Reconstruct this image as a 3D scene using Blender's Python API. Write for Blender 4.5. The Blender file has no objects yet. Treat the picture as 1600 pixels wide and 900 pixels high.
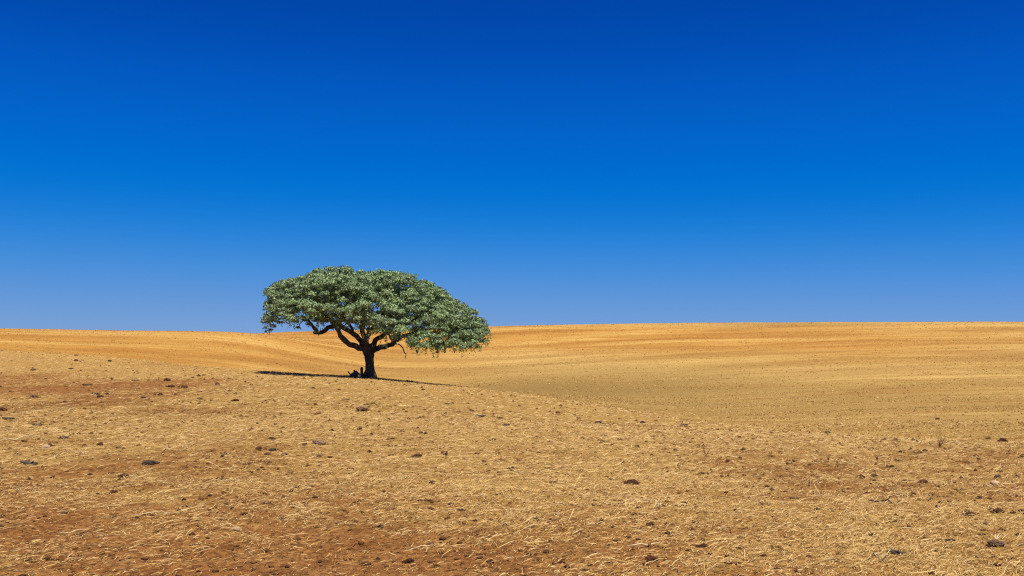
import bpy, math, random
import numpy as np
from mathutils import Vector, Matrix

random.seed(7)
rng = np.random.default_rng(7)
scene = bpy.context.scene
col = scene.collection
R = math.radians

# ------------------------------------------------------------------ camera
EYE = 1.62
PITCH = R(3.605)
LENS = 35.0
FPX = 1600 * LENS / 36.0            # focal length in photograph pixels
cam_d = bpy.data.cameras.new('camera')
cam_d.lens = LENS; cam_d.sensor_width = 36.0
cam_d.clip_start = 0.1; cam_d.clip_end = 6000
cam = bpy.data.objects.new('camera', cam_d); col.objects.link(cam)
cam.location = (0, 0, EYE)
cam.rotation_euler = (R(90) + PITCH, 0, 0)
scene.camera = cam

# ------------------------------------------------------------------ sky and sun
SUN_EL, SUN_AZ = 69.0, 146.0        # azimuth clockwise from the viewing direction (+Y)
to_sun = Vector((math.cos(R(SUN_EL)) * math.sin(R(SUN_AZ)), math.cos(R(SUN_EL)) * math.cos(R(SUN_AZ)), math.sin(R(SUN_EL))))
world = bpy.data.worlds.new('World'); scene.world = world; world.use_nodes = True
wt = world.node_tree; wt.nodes.clear()
sky = wt.nodes.new('ShaderNodeTexSky'); sky.sky_type = 'NISHITA'; sky.sun_disc = False
sky.sun_elevation = R(SUN_EL); sky.sun_rotation = R(SUN_AZ)
sky.altitude = 1000; sky.air_density = 0.6; sky.dust_density = 0.0; sky.ozone_density = 8.0
# the photograph's deep polarised blue: one response curve per channel, the same over the whole sky
scl = wt.nodes.new('ShaderNodeVectorMath'); scl.operation = 'SCALE'; scl.inputs['Scale'].default_value = .1
crv = wt.nodes.new('ShaderNodeRGBCurve'); comb = wt.nodes.new('ShaderNodeVectorMath'); comb.operation = 'SCALE'; comb.inputs['Scale'].default_value = 10
for i, pts in enumerate((((0, 0), (.08, .0008), (.125, .003), (.188, .042), (.258, .092), (.381, .15), (.65, .22), (1, .28)),
                         ((0, 0), (.122, .051), (.162, .090), (.246, .152), (.361, .220), (.462, .256), (.61, .296), (1, .36)),
                         ((0, 0), (.283, .329), (.366, .459), (.515, .553), (.672, .583), (.847, .560), (1, .55)))):
    c = crv.mapping.curves[i]
    for k, (px_, py_) in enumerate(pts):
        if k == 0: c.points[0].location = (px_, py_)
        elif k == len(pts) - 1: c.points[-1].location = (px_, py_)
        else: c.points.new(px_, py_)
crv.mapping.update()
wt.links.new(sky.outputs[0], scl.inputs[0]); wt.links.new(scl.outputs[0], crv.inputs['Color']); wt.links.new(crv.outputs[0], comb.inputs[0])
bg = wt.nodes.new('ShaderNodeBackground'); bg.inputs['Strength'].default_value = 0.10
wo = wt.nodes.new('ShaderNodeOutputWorld')
wt.links.new(comb.outputs[0], bg.inputs['Color']); wt.links.new(bg.outputs[0], wo.inputs['Surface'])
sun_d = bpy.data.lights.new('sun', 'SUN'); sun_d.energy = 5.0; sun_d.angle = R(0.53); sun_d.color = (1.0, 0.91, 0.71)
sun = bpy.data.objects.new('sun', sun_d); col.objects.link(sun)
sun.rotation_euler = to_sun.to_track_quat('Z', 'Y').to_euler()
sun.location = (30, -20, 60)
vs = scene.view_settings
vs.view_transform = 'Standard'; vs.look = 'None'; vs.gamma = 1.0; vs.exposure = 0.25; vs.use_curve_mapping = False
scene.cycles.max_bounces = 6
scene.cycles.filter_width = 1.2
scene.cycles.use_denoising = False
scene.cycles.sample_clamp_direct = 3.0; scene.cycles.sample_clamp_indirect = 1.5

# ------------------------------------------------------------------ numeric helpers
def hash2(ix, iy, seed):
    h = (ix.astype(np.int64) * 374761393 + iy.astype(np.int64) * 668265263 + seed * 2147483647) & 0xFFFFFFFF
    h = ((h ^ (h >> 13)) * 1274126177) & 0xFFFFFFFF
    h = ((h ^ (h >> 16)) * 2246822519) & 0xFFFFFFFF
    return ((h ^ (h >> 15)) & 0xFFFFFF) / float(0xFFFFFF)

def vnoise(x, y, scale, seed=0):
    x = np.asarray(x, float) / scale; y = np.asarray(y, float) / scale
    ix = np.floor(x); iy = np.floor(y); fx = x - ix; fy = y - iy
    fx = fx * fx * (3 - 2 * fx); fy = fy * fy * (3 - 2 * fy)
    a = hash2(ix, iy, seed); b = hash2(ix + 1, iy, seed); c = hash2(ix, iy + 1, seed); d = hash2(ix + 1, iy + 1, seed)
    return (a * (1 - fx) + b * fx) * (1 - fy) + (c * (1 - fx) + d * fx) * fy

def fbm(x, y, scale, seed=0, octaves=3):
    s = 0; amp = 1; tot = 0
    for k in range(octaves):
        s = s + amp * vnoise(x, y, scale / 2 ** k, seed + 17 * k); tot += amp; amp *= 0.5
    return s / tot

def sstep(a, b, v):
    t = np.clip((v - a) / (b - a), 0, 1); return t * t * (3 - 2 * t)

def tps_fit(pts, lam=0.0, unit=50.0):
    P = np.array(pts, float); xy = P[:, :2] / unit; n = len(P)
    d = np.linalg.norm(xy[:, None] - xy[None], axis=2)
    K = np.where(d > 0, d * d * np.log(np.maximum(d, 1e-9)), 0) + lam * np.eye(n)
    Q = np.c_[np.ones(n), xy]
    A = np.block([[K, Q], [Q.T, np.zeros((3, 3))]])
    w = np.linalg.solve(A, np.r_[P[:, 2], np.zeros(3)])
    def f(x, y):
        x = np.asarray(x, float) / unit; y = np.asarray(y, float) / unit
        out = w[n] + w[n + 1] * x + w[n + 2] * y
        for i in range(n):
            d2 = (x - xy[i, 0]) ** 2 + (y - xy[i, 1]) ** 2
            out = out + w[i] * 0.5 * d2 * np.log(np.maximum(d2, 1e-12))
        return out
    return f

def poly_signed(x, y, line):
    """signed distance to a polyline; positive on its left-hand side when walked (here: beyond the crest)"""
    x = np.asarray(x, float); y = np.asarray(y, float)
    best = np.full(x.shape, 1e9); sg = np.ones(x.shape); along = np.zeros(x.shape); acc = 0.0
    for (x0, y0), (x1, y1) in zip(line[:-1], line[1:]):
        dx, dy = x1 - x0, y1 - y0; L2 = dx * dx + dy * dy; L = math.sqrt(L2)
        t = np.clip(((x - x0) * dx + (y - y0) * dy) / L2, 0, 1)
        d = np.hypot(x - x0 - t * dx, y - y0 - t * dy)
        s = np.sign(dx * (y - y0) - dy * (x - x0)); s[s == 0] = 1
        m = d < best
        best = np.where(m, d, best); sg = np.where(m, s, sg); along = np.where(m, acc + t * L, along); acc += L
    return best * sg, along

# ------------------------------------------------------------------ the lie of the land
TREE = (-8.75, 61.5)
CREST = [(-320, 150), (-110, 104), (-42, 80), (-24, 67.5), (-14, 62.6), (-8.8, 62.0), (-3.6, 59.3), (0.2, 50), (5.2, 32), (11, 21), (22, 12), (50, 2), (160, -30)]
def smooth_line(line, n=6):
    L = [np.array(p, float) for p in line]; out = []
    for i in range(len(L) - 1):
        p0 = L[max(i - 1, 0)]; p1 = L[i]; p2 = L[i + 1]; p3 = L[min(i + 2, len(L) - 1)]
        for k in range(n):
            t = k / n
            out.append(0.5 * (2 * p1 + (p2 - p0) * t + (2 * p0 - 5 * p1 + 4 * p2 - p3) * t * t + (3 * p1 - p0 - 3 * p2 + p3) * t ** 3))
    out.append(L[-1]); return [tuple(p) for p in out]
CREST_S = smooth_line(CREST)
near_f = tps_fit([(0, 0, 0), (-10, 5, 0), (10, 5, 0), (0, 10, 0), (-10, 20, .04), (-20, 40, -.02), (-30, 60, .50), (-42, 80, 1.68),
                  (-24, 70, .75), (-33, 75, 1.2), (-8.75, 61.5, -.05), (-7, 52, .12), (-6, 42, .18), (-4, 30, .1), (-16, 52, .22), (-12, 40, .08),
                  (-4, 58, -.42), (-1.3, 50, -.50), (1, 40, -.45), (4.8, 30, -.62), (2, 22, -.14), (10.6, 20, -.25), (5, 12, 0), (9, 9, 0), (22, 12, -.1),
                  (-70, 75, 1.8), (-55, 45, .4), (-40, 0, 0), (40, 0, 0), (0, -40, 0), (-100, -50, 0), (100, -60, 0), (-120, 90, 2.0)], unit=20.0)
def col_pts(px, prof):
    return [((px - 800) / FPX * d, d, z) for d, z in prof]
right = [(28, -.80), (40, -1.30), (55, -1.66), (75, -1.72), (110, -.6), (170, 2.6), (240, 6.9), (300, 10.3), (340, 11.0), (430, 9), (620, 4)]
lefth = [(100, -.8), (130, 1.2), (160, 4.0), (185, 5.65), (208, 6.0), (250, 5), (300, 4), (400, 3), (600, 1)]
far_pts = (col_pts(1600, right) + col_pts(2000, right)
  + col_pts(1320, [(31, -1.0), (42, -1.48), (57, -1.86), (80, -2.0), (115, -.95), (175, 2.3), (245, 6.7), (300, 10.2), (340, 10.8), (430, 9), (620, 4)])
  + col_pts(1050, [(37, -1.32), (46, -1.82), (60, -2.3), (80, -2.5), (110, -1.85), (140, -.5), (190, 2.2), (250, 6.2), (300, 9.85), (340, 10.5), (430, 9), (620, 4)])
  + col_pts(910, [(48, -1.15), (65, -1.85), (85, -2.25), (110, -2.1), (150, -.6), (200, 2.1)])
  + col_pts(800, [(58, -1.1), (80, -1.9), (110, -2.3), (150, -.9), (200, 2.0), (250, 5.2), (300, 8.95), (340, 9.6), (430, 8.5), (620, 4)])
  + col_pts(590, [(75, -3), (100, -3.4), (130, -2.6), (170, -.9), (220, 2.0), (265, 5.0), (300, 7.75), (340, 8.5), (430, 7.5), (620, 3)])
  + col_pts(400, [(90, -2.5), (120, -1.4), (150, 1.2), (178, 3.9), (200, 4.95), (225, 5.1), (260, 5.2), (300, 6.65), (340, 7.4), (430, 7), (620, 3)])
  + col_pts(200, [(95, -1.4), (130, .5), (160, 3.3), (185, 5.1), (208, 5.75), (250, 5), (300, 4), (400, 3), (600, 1)])
  + col_pts(0, lefth) + col_pts(-400, lefth)
  + [(0, -100, -3), (120, -100, -3), (-120, -100, -3), (150, 10, -2.0), (-160, 10, -3), (70, 12, -1.6), (-70, 30, -3), (-20, 30, -3.2), (0, 20, -3.2), (-90, 70, -2.4)])
far_f = tps_fit(far_pts, lam=1e-4, unit=80.0)

def ground_z(x, y, fine=True):
    x = np.asarray(x, float); y = np.asarray(y, float)
    s, _ = poly_signed(x, y, CREST_S)
    r = np.hypot(x, y)
    n = near_f(np.clip(x, -130, 110), np.clip(y, -60, 110))
    sp = np.maximum(s, 0)
    w = 4.0
    n = n - 0.16 * (np.sqrt(sp * sp + w * w) - w)
    f = far_f(np.clip(x, -420, 520), np.clip(y, -110, 640))
    fade = sstep(420, 750, r)
    f = f * (1 - fade) + fade * 0.0
    n = n * (1 - sstep(130, 300, r)) + -6 * sstep(130, 300, r)
    k = 0.25
    z = 0.5 * (n + f + np.sqrt((n - f) ** 2 + k * k))
    nearness = 1 - sstep(60, 110, r)
    z = z + (fbm(x, y, 9.0, 3, 2) - .5) * 0.14
    if fine:
        z = z + (fbm(x, y, 1.3, 11, 3) - .5) * 0.085 * nearness + (vnoise(x, y, 0.22, 23) - .5) * 0.03 * (1 - sstep(12, 30, r))
        z = z + (fbm(x, y, 3.5, 31, 2) - .5) * 0.16 * (1 - nearness)
    return z

def gz(x, y):
    return float(ground_z(np.array([x]), np.array([y]))[0])

def at(px, py):
    """point of the ground seen at a photograph pixel"""
    u = (px - 800) / FPX; v = (450 - py) / FPX
    dy = math.cos(PITCH) - v * math.sin(PITCH); dz = math.sin(PITCH) + v * math.cos(PITCH)
    t = np.geomspace(5.5, 420, 2600)
    X = u * t; Y = dy * t; Z = EYE + dz * t
    below = np.nonzero(Z < ground_z(X, Y))[0]
    i = below[0] if len(below) else len(t) - 1
    return float(X[i]), float(Y[i])

# cover: how much dry straw lies over the red earth (a property of the field itself)
BROWN_BAND = [(-90, 74), (-52, 66), (-30, 55), (-20, 46), (-8, 36), (-1, 31), (6, 25)]
BROWN_BAND_S = smooth_line(BROWN_BAND)
def straw_cover(x, y):
    x = np.asarray(x, float); y = np.asarray(y, float)
    c = 0.65 + 0.80 * (fbm(x, y * 1.0, 4.2, 51, 4) - .5) + 0.6 * (fbm(x, y, 1.0, 61, 2) - .5)
    d, al = poly_signed(x, y, BROWN_BAND_S)
    wd = np.interp(x, [-60, -25, -5, 4], [10, 7, 3.2, 2.2])
    c = c - (.18 + .40 * fbm(x, y, 3.0, 73, 3)) * np.exp(-((d + 6 * (fbm(x, y, 7, 71, 2) - .5)) / wd) ** 2) * sstep(1, -7, x)
    s, _ = poly_signed(x, y, CREST_S)
    c = c + 0.45 * sstep(-19, -8, s) * sstep(8, -4, x)            # pale strip under the crest
    c = c + 0.24 * sstep(-9, -2, s) * sstep(-8, 4, x)
    c = c - 0.36 * sstep(17, 8, y) * sstep(4, -5, x)                # barer, redder soil near the viewpoint
    c = c - 0.12 * sstep(12, 7, y)
    return np.clip(c, 0.05, 1.0)

# ------------------------------------------------------------------ material helpers
def new_mat(name):
    m = bpy.data.materials.new(name); m.use_nodes = True
    nt = m.node_tree; nt.nodes.clear()
    out = nt.nodes.new('ShaderNodeOutputMaterial'); b = nt.nodes.new('ShaderNodeBsdfPrincipled')
    nt.links.new(b.outputs[0], out.inputs['Surface'])
    return m, nt, b
def N(nt, t, **kw):
    n = nt.nodes.new('ShaderNode' + t)
    for k, v in kw.items():
        if k in n.inputs.keys(): n.inputs[k].default_value = v
        else: setattr(n, k, v)
    return n
def ramp(nt, fac, stops):
    r = nt.nodes.new('ShaderNodeValToRGB'); e = r.color_ramp.elements
    e[0].position, e[0].color = stops[0][0], (*stops[0][1], 1)
    e[1].position, e[1].color = stops[-1][0], (*stops[-1][1], 1)
    for p, c in stops[1:-1]:
        q = e.new(p); q.color = (*c, 1)
    nt.links.new(fac, r.inputs[0]); return r.outputs[0]
def mixc(nt, fac, a, b, mode='MIX'):
    n = nt.nodes.new('ShaderNodeMix'); n.data_type = 'RGBA'; n.blend_type = mode
    for sock, v in ((n.inputs[0], fac), (n.inputs[6], a), (n.inputs[7], b)):
        if hasattr(v, 'is_output'): nt.links.new(v, sock)
        elif isinstance(v, (int, float)): sock.default_value = v
        else: sock.default_value = (*v, 1)
    return n.outputs[2]
def math_n(nt, op, a, b=None):
    n = nt.nodes.new('ShaderNodeMath'); n.operation = op
    for i, v in enumerate((a, b)):
        if v is None: continue
        if hasattr(v, 'is_output'): nt.links.new(v, n.inputs[i])
        else: n.inputs[i].default_value = v
    return n.outputs[0]
def noise(nt, vec, scale, detail=3, rough=.55, dist=0.0):
    n = N(nt, 'TexNoise', Scale=scale, Detail=detail, Roughness=rough, Distortion=dist)
    nt.links.new(vec, n.inputs['Vector']); return n.outputs['Fac']
def mapping(nt, vec, scale=(1, 1, 1), rot=(0, 0, 0)):
    m = nt.nodes.new('ShaderNodeMapping'); m.inputs['Scale'].default_value = scale; m.inputs['Rotation'].default_value = rot
    nt.links.new(vec, m.inputs['Vector']); return m.outputs[0]

# field: red earth under a thin, uneven film of straw and stubble
def field_material():
    m, nt, b = new_mat('field_earth')
    tc = nt.nodes.new('ShaderNodeTexCoord').outputs['Object']
    a1 = nt.nodes.new('ShaderNodeAttribute'); a1.attribute_name = 'cover'
    a2 = nt.nodes.new('ShaderNodeAttribute'); a2.attribute_name = 'stubble'
    a3 = nt.nodes.new('ShaderNodeAttribute'); a3.attribute_name = 'tone'
    # near hill
    n1 = noise(nt, tc, 2.2, 5, .65); n2 = noise(nt, tc, 14, 4, .7); n3 = noise(nt, mapping(nt, tc, (60, 60, 60)), 1.0, 2, .6)
    soil = ramp(nt, n1, [(.25, (.24, .092, .024)), (.5, (.39, .174, .048)), (.75, (.48, .255, .085))])
    soil = mixc(nt, ramp(nt, n2, [(.35, (.85, .85, .85)), (.55, (0, 0, 0))]), soil, (.11, .042, .014))
    chaff = ramp(nt, n2, [(.25, (.25, .125, .030)), (.5, (.46, .275, .080)), (.72, (.62, .42, .15))])
    f = math_n(nt, 'ADD', a1.outputs['Fac'], math_n(nt, 'MULTIPLY', math_n(nt, 'SUBTRACT', n3, .5), 1.5))
    f = math_n(nt, 'ADD', f, math_n(nt, 'MULTIPLY', math_n(nt, 'SUBTRACT', n1, .5), .5))
    near_c = mixc(nt, ramp(nt, f, [(.38, (0, 0, 0)), (.80, (1, 1, 1))]), soil, chaff)
    # far stubble field
    w = noise(nt, mapping(nt, tc, (.02, .055, .02)), 1.0, 4, .6, .6)
    rows = noise(nt, mapping(nt, tc, (.035, .8, .1), (0, 0, R(4))), 1.0, 3, .7, .3)
    spk = noise(nt, mapping(nt, tc, (2.6, .9, 1)), 1.0, 3, .75)
    fine = noise(nt, tc, 5.0, 3, .7)
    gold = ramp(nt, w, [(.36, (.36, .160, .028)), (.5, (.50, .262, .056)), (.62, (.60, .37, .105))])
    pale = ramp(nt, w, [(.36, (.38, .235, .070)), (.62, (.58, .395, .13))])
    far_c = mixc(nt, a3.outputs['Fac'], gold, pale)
    far_c = mixc(nt, ramp(nt, rows, [(.42, (0, 0, 0)), (.72, (.85, .85, .85))]), far_c, (.36, .17, .036))
    far_c = mixc(nt, ramp(nt, spk, [(.55, (0, 0, 0)), (.78, (.8, .8, .8))]), far_c, (.21, .105, .028))
    far_c = mixc(nt, ramp(nt, fine, [(.58, (0, 0, 0)), (.72, (.5, .5, .5))]), far_c, (.62, .41, .15))
    a4 = nt.nodes.new('ShaderNodeAttribute'); a4.attribute_name = 'hollow_shade'
    far_c = mixc(nt, math_n(nt, 'MULTIPLY', a4.outputs['Fac'], .95), far_c, ramp(nt, fine, [(.3, (.22, .132, .038)), (.7, (.36, .235, .072))]))  # darker olive-brown that paints the hollow's shade onto the slope
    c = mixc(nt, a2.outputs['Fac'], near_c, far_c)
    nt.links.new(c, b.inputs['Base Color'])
    b.inputs['Roughness'].default_value = .95; b.inputs['Specular IOR Level'].default_value = .1
    bp = N(nt, 'Bump', Strength=1.0, Distance=.06)
    nt.links.new(math_n(nt, 'ADD', n2, math_n(nt, 'MULTIPLY', n3, .6)), bp.inputs['Height'])
    nt.links.new(bp.outputs[0], b.inputs['Normal'])
    return m

def attr_material(name, rough=.8, spec=.2, translucent=0.0, bump=None):
    m, nt, b = new_mat(name)
    a = nt.nodes.new('ShaderNodeAttribute'); a.attribute_name = 'tint'
    nt.links.new(a.outputs['Color'], b.inputs['Base Color'])
    b.inputs['Roughness'].default_value = rough; b.inputs['Specular IOR Level'].default_value = spec
    if translucent:
        tr = nt.nodes.new('ShaderNodeBsdfTranslucent'); nt.links.new(a.outputs['Color'], tr.inputs['Color'])
        mx = nt.nodes.new('ShaderNodeMixShader'); mx.inputs[0].default_value = translucent
        nt.links.new(b.outputs[0], mx.inputs[1]); nt.links.new(tr.outputs[0], mx.inputs[2])
        out = [n for n in nt.nodes if n.type == 'OUTPUT_MATERIAL'][0]
        nt.links.new(mx.outputs[0], out.inputs['Surface'])
    return m

def rough_material(name, lo, hi, scale, rough=.9, bump=.6, bscale=None, dist=.02, stretch=(1, 1, 1)):
    m, nt, b = new_mat(name)
    tc = mapping(nt, nt.nodes.new('ShaderNodeTexCoord').outputs['Object'], stretch)
    oi = nt.nodes.new('ShaderNodeObjectInfo')
    n1 = noise(nt, tc, scale, 5, .65)
    c = ramp(nt, n1, [(.3, lo), (.7, hi)])
    v = math_n(nt, 'ADD', math_n(nt, 'MULTIPLY', oi.outputs['Random'], .6), .7)
    h = nt.nodes.new('ShaderNodeHueSaturation'); nt.links.new(c, h.inputs['Color']); nt.links.new(v, h.inputs['Value'])
    nt.links.new(h.outputs[0], b.inputs['Base Color'])
    b.inputs['Roughness'].default_value = rough; b.inputs['Specular IOR Level'].default_value = .2
    bp = N(nt, 'Bump', Strength=bump, Distance=dist)
    nt.links.new(noise(nt, tc, bscale or scale * 2.5, 4, .7), bp.inputs['Height']); nt.links.new(bp.outputs[0], b.inputs['Normal'])
    return m

M_FIELD = field_material()
M_STRAW = attr_material('dry_straw', .75, .12, .12)
M_CRUMB = attr_material('crumbs', .95, .1)
M_LEAF = attr_material('oak_leaf', .5, .3, .06)
M_BARK = rough_material('bark', (.040, .033, .027), (.13, .108, .088), 6, .9, .9, 9, .06, (1, 1, .35))
M_CLOD = rough_material('red_clod', (.045, .019, .010), (.15, .060, .026), 18, .95, .8, 40, .012)
M_WOOD = rough_material('weathered_wood', (.042, .030, .020), (.125, .096, .068), 14, .9, .8, 30, .01, (.3, 1, 1))
M_STONE = rough_material('pale_stone', (.33, .215, .115), (.52, .37, .22), 16, .85, .5, 30, .01)
M_DUST = rough_material('ashy_earth', (.12, .070, .042), (.25, .155, .095), 18, .95, .8, 40, .012)

# ------------------------------------------------------------------ mesh helpers
def mesh_np(name, verts, faces, tint=None, smooth=False):
    """verts (n,3), faces (m,k) of one size, tint (n,3) per vertex"""
    me = bpy.data.meshes.new(name); verts = np.asarray(verts, np.float32); faces = np.asarray(faces, np.int32)
    m, k = faces.shape
    me.vertices.add(len(verts)); me.vertices.foreach_set('co', verts.ravel())
    me.loops.add(m * k); me.loops.foreach_set('vertex_index', faces.ravel())
    me.polygons.add(m); me.polygons.foreach_set('loop_start', np.arange(0, m * k, k, dtype=np.int32))
    me.polygons.foreach_set('loop_total', np.full(m, k, np.int32))
    if smooth: me.polygons.foreach_set('use_smooth', np.ones(m, bool))
    if tint is not None:
        at_ = me.attributes.new('tint', 'FLOAT_COLOR', 'POINT')
        at_.data.foreach_set('color', np.c_[tint, np.ones(len(tint))].astype(np.float32).ravel())
    me.update(calc_edges=True); me.validate(); return me
def obj(name, me, mat=None, parent=None, loc=None):
    o = bpy.data.objects.new(name, me); col.objects.link(o)
    if mat and not me.materials: me.materials.append(mat)
    if parent: o.parent = parent
    if loc: o.location = loc
    return o
def tag(o, label=None, cat=None, group=None, kind=None):
    if label: o['label'] = label
    if cat: o['category'] = cat
    if group: o['group'] = group
    if kind: o['kind'] = kind
    return o
class Tubes:
    def __init__(self, sides=8): self.v = []; self.f = []; self.s = sides; self.n = 0
    def add(self, pts, rad, wob=0.0, flat=1.0):
        pts = [Vector(p) for p in pts]; s = self.s; n0 = self.n
        up = Vector((0.13, 0.97, 0.2)); 
        for i, p in enumerate(pts):
            d = (pts[min(i + 1, len(pts) - 1)] - pts[max(i - 1, 0)])
            d = d.normalized() if d.length > 1e-9 else Vector((0, 0, 1))
            a = d.cross(up); 
            if a.length < .1: a = d.cross(Vector((1, 0, 0)))
            a.normalize(); b = d.cross(a)
            for k in range(s):
                t = 2 * math.pi * k / s
                r = rad[i] * (1 + (random.uniform(-wob, wob) if wob else 0))
                q = p + a * (math.cos(t) * r) + b * (math.sin(t) * r * flat)
                self.v.append(tuple(q))
        for i in range(len(pts) - 1):
            for k in range(s):
                self.f.append((n0 + i * s + k, n0 + i * s + (k + 1) % s, n0 + (i + 1) * s + (k + 1) % s, n0 + (i + 1) * s + k))
        self.v.append(tuple(pts[0])); self.v.append(tuple(pts[-1]))
        c0 = n0 + len(pts) * s; c1 = c0 + 1; e = n0 + (len(pts) - 1) * s
        for k in range(s):
            self.f.append((n0 + (k + 1) % s, n0 + k, c0, c0)); self.f.append((e + k, e + (k + 1) % s, c1, c1))
        self.n = len(self.v)
    def mesh(self, name, smooth=True):
        me = bpy.data.meshes.new(name)
        me.from_pydata(self.v, [], [f if f[2] != f[3] else f[:3] for f in self.f]); me.update()
        if smooth:
            for p in me.polygons: p.use_smooth = True
        return me

# ------------------------------------------------------------------ ground sheet
def build_ground():
    def axis(start, step, growth, end):
        v = [start]
        while v[-1] < end: v.append(v[-1] + max(step, growth * abs(v[-1])))
        return v
    xs = axis(0, .075, .017, 1400); xs = np.array([-v for v in xs[:0:-1]] + xs)
    yf = [6.0]
    while yf[-1] < 1800:
        y = yf[-1]; g = .0075 if y < 90 else (.011 if y < 340 else .09)
        yf.append(y + max(.065, g * y))
    yb = list(-np.array(axis(0, .6, .25, 400))[::-1]) + list(np.arange(.4, 5.9, .4))
    ys = np.array(yb + yf)
    X, Y = np.meshgrid(xs, ys); nx, ny = len(xs), len(ys)
    x = X.ravel(); y = Y.ravel(); z = ground_z(x, y)
    i = np.arange(nx * ny).reshape(ny, nx)
    F = np.stack([i[:-1, :-1], i[:-1, 1:], i[1:, 1:], i[1:, :-1]], -1).reshape(-1, 4)
    me = mesh_np('ground', np.c_[x, y, z], F, smooth=True)
    s, _ = poly_signed(x, y, CREST_S)
    wob = (fbm(x, y, 4, 81, 3) - .5) * 5
    stub = sstep(-9, 12, s + wob * 2.2)
    # tone of the stubble: golden on the upper slopes, paler where the straw lies thick low down
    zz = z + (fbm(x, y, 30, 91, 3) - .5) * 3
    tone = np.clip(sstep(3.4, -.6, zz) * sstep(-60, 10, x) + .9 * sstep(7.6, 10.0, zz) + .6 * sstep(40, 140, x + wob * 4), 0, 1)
    hollow_shade = np.exp(-(((x - 5) / 21) ** 2 + ((y - 102) / 40) ** 2)) * (.6 + .8 * fbm(x, y, 12, 95, 2))  # shade of the hollow beyond the crest, painted into the ground colour
    for nm, val in (('cover', straw_cover(x, y)), ('hollow_shade', np.clip(hollow_shade, 0, 1)), ('stubble', stub), ('tone', tone)):
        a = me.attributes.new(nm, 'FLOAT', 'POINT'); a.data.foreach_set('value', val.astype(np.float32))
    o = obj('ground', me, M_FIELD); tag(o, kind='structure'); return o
build_ground()

# ------------------------------------------------------------------ holm oak
S = TREE[1] / (FPX * math.cos(PITCH))           # metres for one photograph pixel at the tree
TZ = gz(*TREE) 
def tp(px, py, d=0.0):                            # photograph pixel -> point relative to the tree's foot
    return Vector(((px - 582) * S * (1 + d / TREE[1]), d, (591 - py) * S))
def resample(pts, rad, step=.22, jit=.035):
    P = [np.array(p) for p in pts]; out = []; rr = []
    for i in range(len(P) - 1):
        p0 = P[max(i - 1, 0)]; p1 = P[i]; p2 = P[i + 1]; p3 = P[min(i + 2, len(P) - 1)]
        n = max(2, int(np.linalg.norm(p2 - p1) / step))
        for k in range(n):
            t = k / n
            q = 0.5 * (2 * p1 + (p2 - p0) * t + (2 * p0 - 5 * p1 + 4 * p2 - p3) * t * t + (3 * p1 - p0 - 3 * p2 + p3) * t ** 3)
            out.append(Vector(q) + Vector((random.gauss(0, jit), random.gauss(0, jit), random.gauss(0, jit))) * (0 if i == 0 and k == 0 else 1))
            rr.append(rad[i] * (1 - t) + rad[i + 1] * t)
    out.append(Vector(P[-1])); rr.append(rad[-1]); return out, rr

oak = bpy.data.objects.new('holm_oak', None); col.objects.link(oak)
oak.location = (TREE[0], TREE[1], TZ)
tag(oak, 'broad grey-green oak standing alone on the crest of the field', 'tree')

trunk = Tubes(16)
tpts, trad = resample([tp(583, 596), tp(583, 590), tp(582.5, 583), tp(582, 572), tp(581, 562), tp(580, 553), tp(578.5, 546), tp(578, 540)],
                      [.40, .36, .31, .275, .275, .32, .38, .29], .15, .012)
trunk.add(tpts, trad, .07)
for a, l in ((-.3, .50), (2.4, .45), (-1.6, .5), (1.0, .45), (3.6, .45)):   # root flare
    trunk.add([Vector((math.cos(a) * .1, math.sin(a) * .1, .55)), Vector((math.cos(a) * .32, math.sin(a) * .32, .16)), Vector((math.cos(a) * l, math.sin(a) * l, -.1))], [.14, .13, .05], .08)
obj('trunk', trunk.mesh('trunk'), M_BARK, oak)

nodes = []     # (point, radius) skeleton nodes that smaller branches spring from
def limb(pixels, rads, name='limb', keep=True):
    pts, rr = resample([tp(*p) for p in pixels], [q * .76 for q in rads])
    t = Tubes(10); t.add(pts, rr, .10); obj(name, t.mesh(name), M_BARK, oak)
    if keep: nodes.extend((p, r, 0) for p, r in list(zip(pts, rr))[5:])
limb([(579, 551, 0), (570, 546, -.3), (552, 539, -.8), (543, 531, -1.1), (537, 521, -1.3), (532, 511, -1.5), (520, 498, -2), (505, 484, -2.6)], [.34, .26, .21, .22, .17, .15, .12, .07])
limb([(578, 549, 0), (570, 543, .2), (565, 532, .3), (555, 522, .4), (541, 515, .3), (528, 507, .0), (517, 514, -.3), (508, 520, -.5), (501, 519, -.6), (493, 508, -.8), (476, 498, -1.0), (458, 499, -1.2), (440, 503, -1.2)], [.32, .24, .20, .21, .19, .21, .18, .17, .15, .11, .09, .07, .04])
limb([(530, 508, 0), (519, 497, .4), (505, 487, .8), (485, 478, 1.2), (462, 470, 1.2)], [.19, .15, .12, .08, .04])
limb([(578, 549, -.05), (575, 536, -.3), (580, 527, -.5), (586, 517, -.8), (588, 503, -1.2), (583, 488, -1.8), (578, 474, -2.6)], [.30, .24, .20, .18, .15, .11, .06])
limb([(577, 545, .2), (572, 532, .5), (567, 518, .9), (566, 503, 1.2), (558, 488, 1.6), (548, 468, 2.0), (542, 448, 2.2)], [.30, .22, .20, .21, .15, .11, .06])
limb([(580, 549, .2), (585, 538, .6), (592, 529, .9), (602, 524, 1.0), (610, 516, 1.1), (612, 503, 1.4), (606, 484, 1.9), (604, 458, 2.2)], [.28, .23, .20, .18, .18, .14, .11, .06])
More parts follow.
